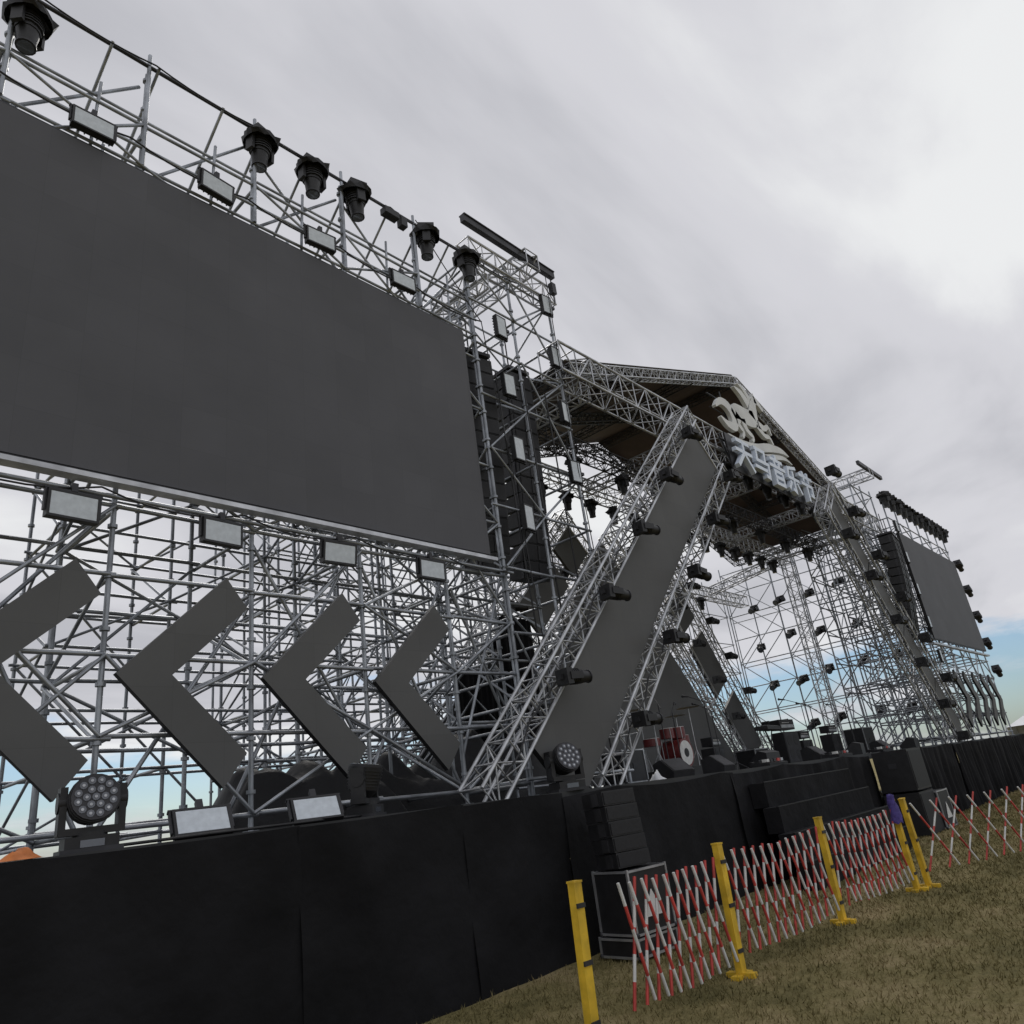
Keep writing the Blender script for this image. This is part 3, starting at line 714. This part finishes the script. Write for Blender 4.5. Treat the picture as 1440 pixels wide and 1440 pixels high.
n2=N.new('ShaderNodeTexNoise'); n2.inputs['Scale'].default_value=1.3; n2.inputs['Detail'].default_value=8; n2.inputs['Roughness'].default_value=.58
Lk.new(mp2.outputs[0],n2.inputs['Vector'])
low_=N.new('ShaderNodeMapRange'); low_.inputs['From Min'].default_value=.10; low_.inputs['From Max'].default_value=.30; low_.inputs['To Min'].default_value=.16; low_.inputs['To Max'].default_value=-.30
Lk.new(sp.outputs['Z'],low_.inputs['Value'])
s2=math_('ADD',n2.outputs['Fac'],low_.outputs[0])
gr=N.new('ShaderNodeMapRange'); gr.interpolation_type='SMOOTHSTEP'; gr.inputs['From Min'].default_value=.54; gr.inputs['From Max'].default_value=.70; gr.inputs['To Max'].default_value=.92
Lk.new(s2,gr.inputs['Value'])
sk=N.new('ShaderNodeMix'); sk.data_type='RGBA'; sk.blend_type='MULTIPLY'; sk.inputs['Factor'].default_value=1; Lk.new(sky.outputs[0],sk.inputs['A']); sk.inputs['B'].default_value=(.60,.76,.92,1)
mx=N.new('ShaderNodeMix'); mx.data_type='RGBA'; Lk.new(gr.outputs[0],mx.inputs['Factor']); Lk.new(sc.outputs[0],mx.inputs['A']); Lk.new(sk.outputs['Result'],mx.inputs['B'])
Lk.new(mx.outputs['Result'],bg.inputs['Color'])
sl=bpy.data.lights.new('sun','SUN'); sl.energy=1.2; sl.angle=math.radians(14); sl.color=(1,.96,.9)
so=bpy.data.objects.new('sun',sl); scene.collection.objects.link(so)
sd=V((math.sin(SR)*math.cos(SE),math.cos(SR)*math.cos(SE),math.sin(SE)))
so.rotation_euler=sd.to_track_quat('Z','Y').to_euler(); so.location=(0,0,30)
# ---------------------------------------------------------------- camera
cam=bpy.data.cameras.new('camera'); co=bpy.data.objects.new('camera',cam); scene.collection.objects.link(co)
cam.sensor_width=36; cam.lens=26.0; cam.clip_end=6000; cam.clip_start=.05
up=V((-.1269,-.9217,.3667)); xd=V((.6789,.1890,.7096)); up.normalize(); xd=(xd-up*xd.dot(up)).normalized(); yd=up.cross(xd)
R=Matrix(((xd.x,-xd.y,-xd.z),(yd.x,-yd.y,-yd.z),(up.x,-up.y,-up.z)))
co.matrix_world=T((0,0,1.6))@R.to_4x4()
scene.camera=co
scene.view_settings.view_transform='Standard'; scene.view_settings.look='None'; scene.view_settings.exposure=0
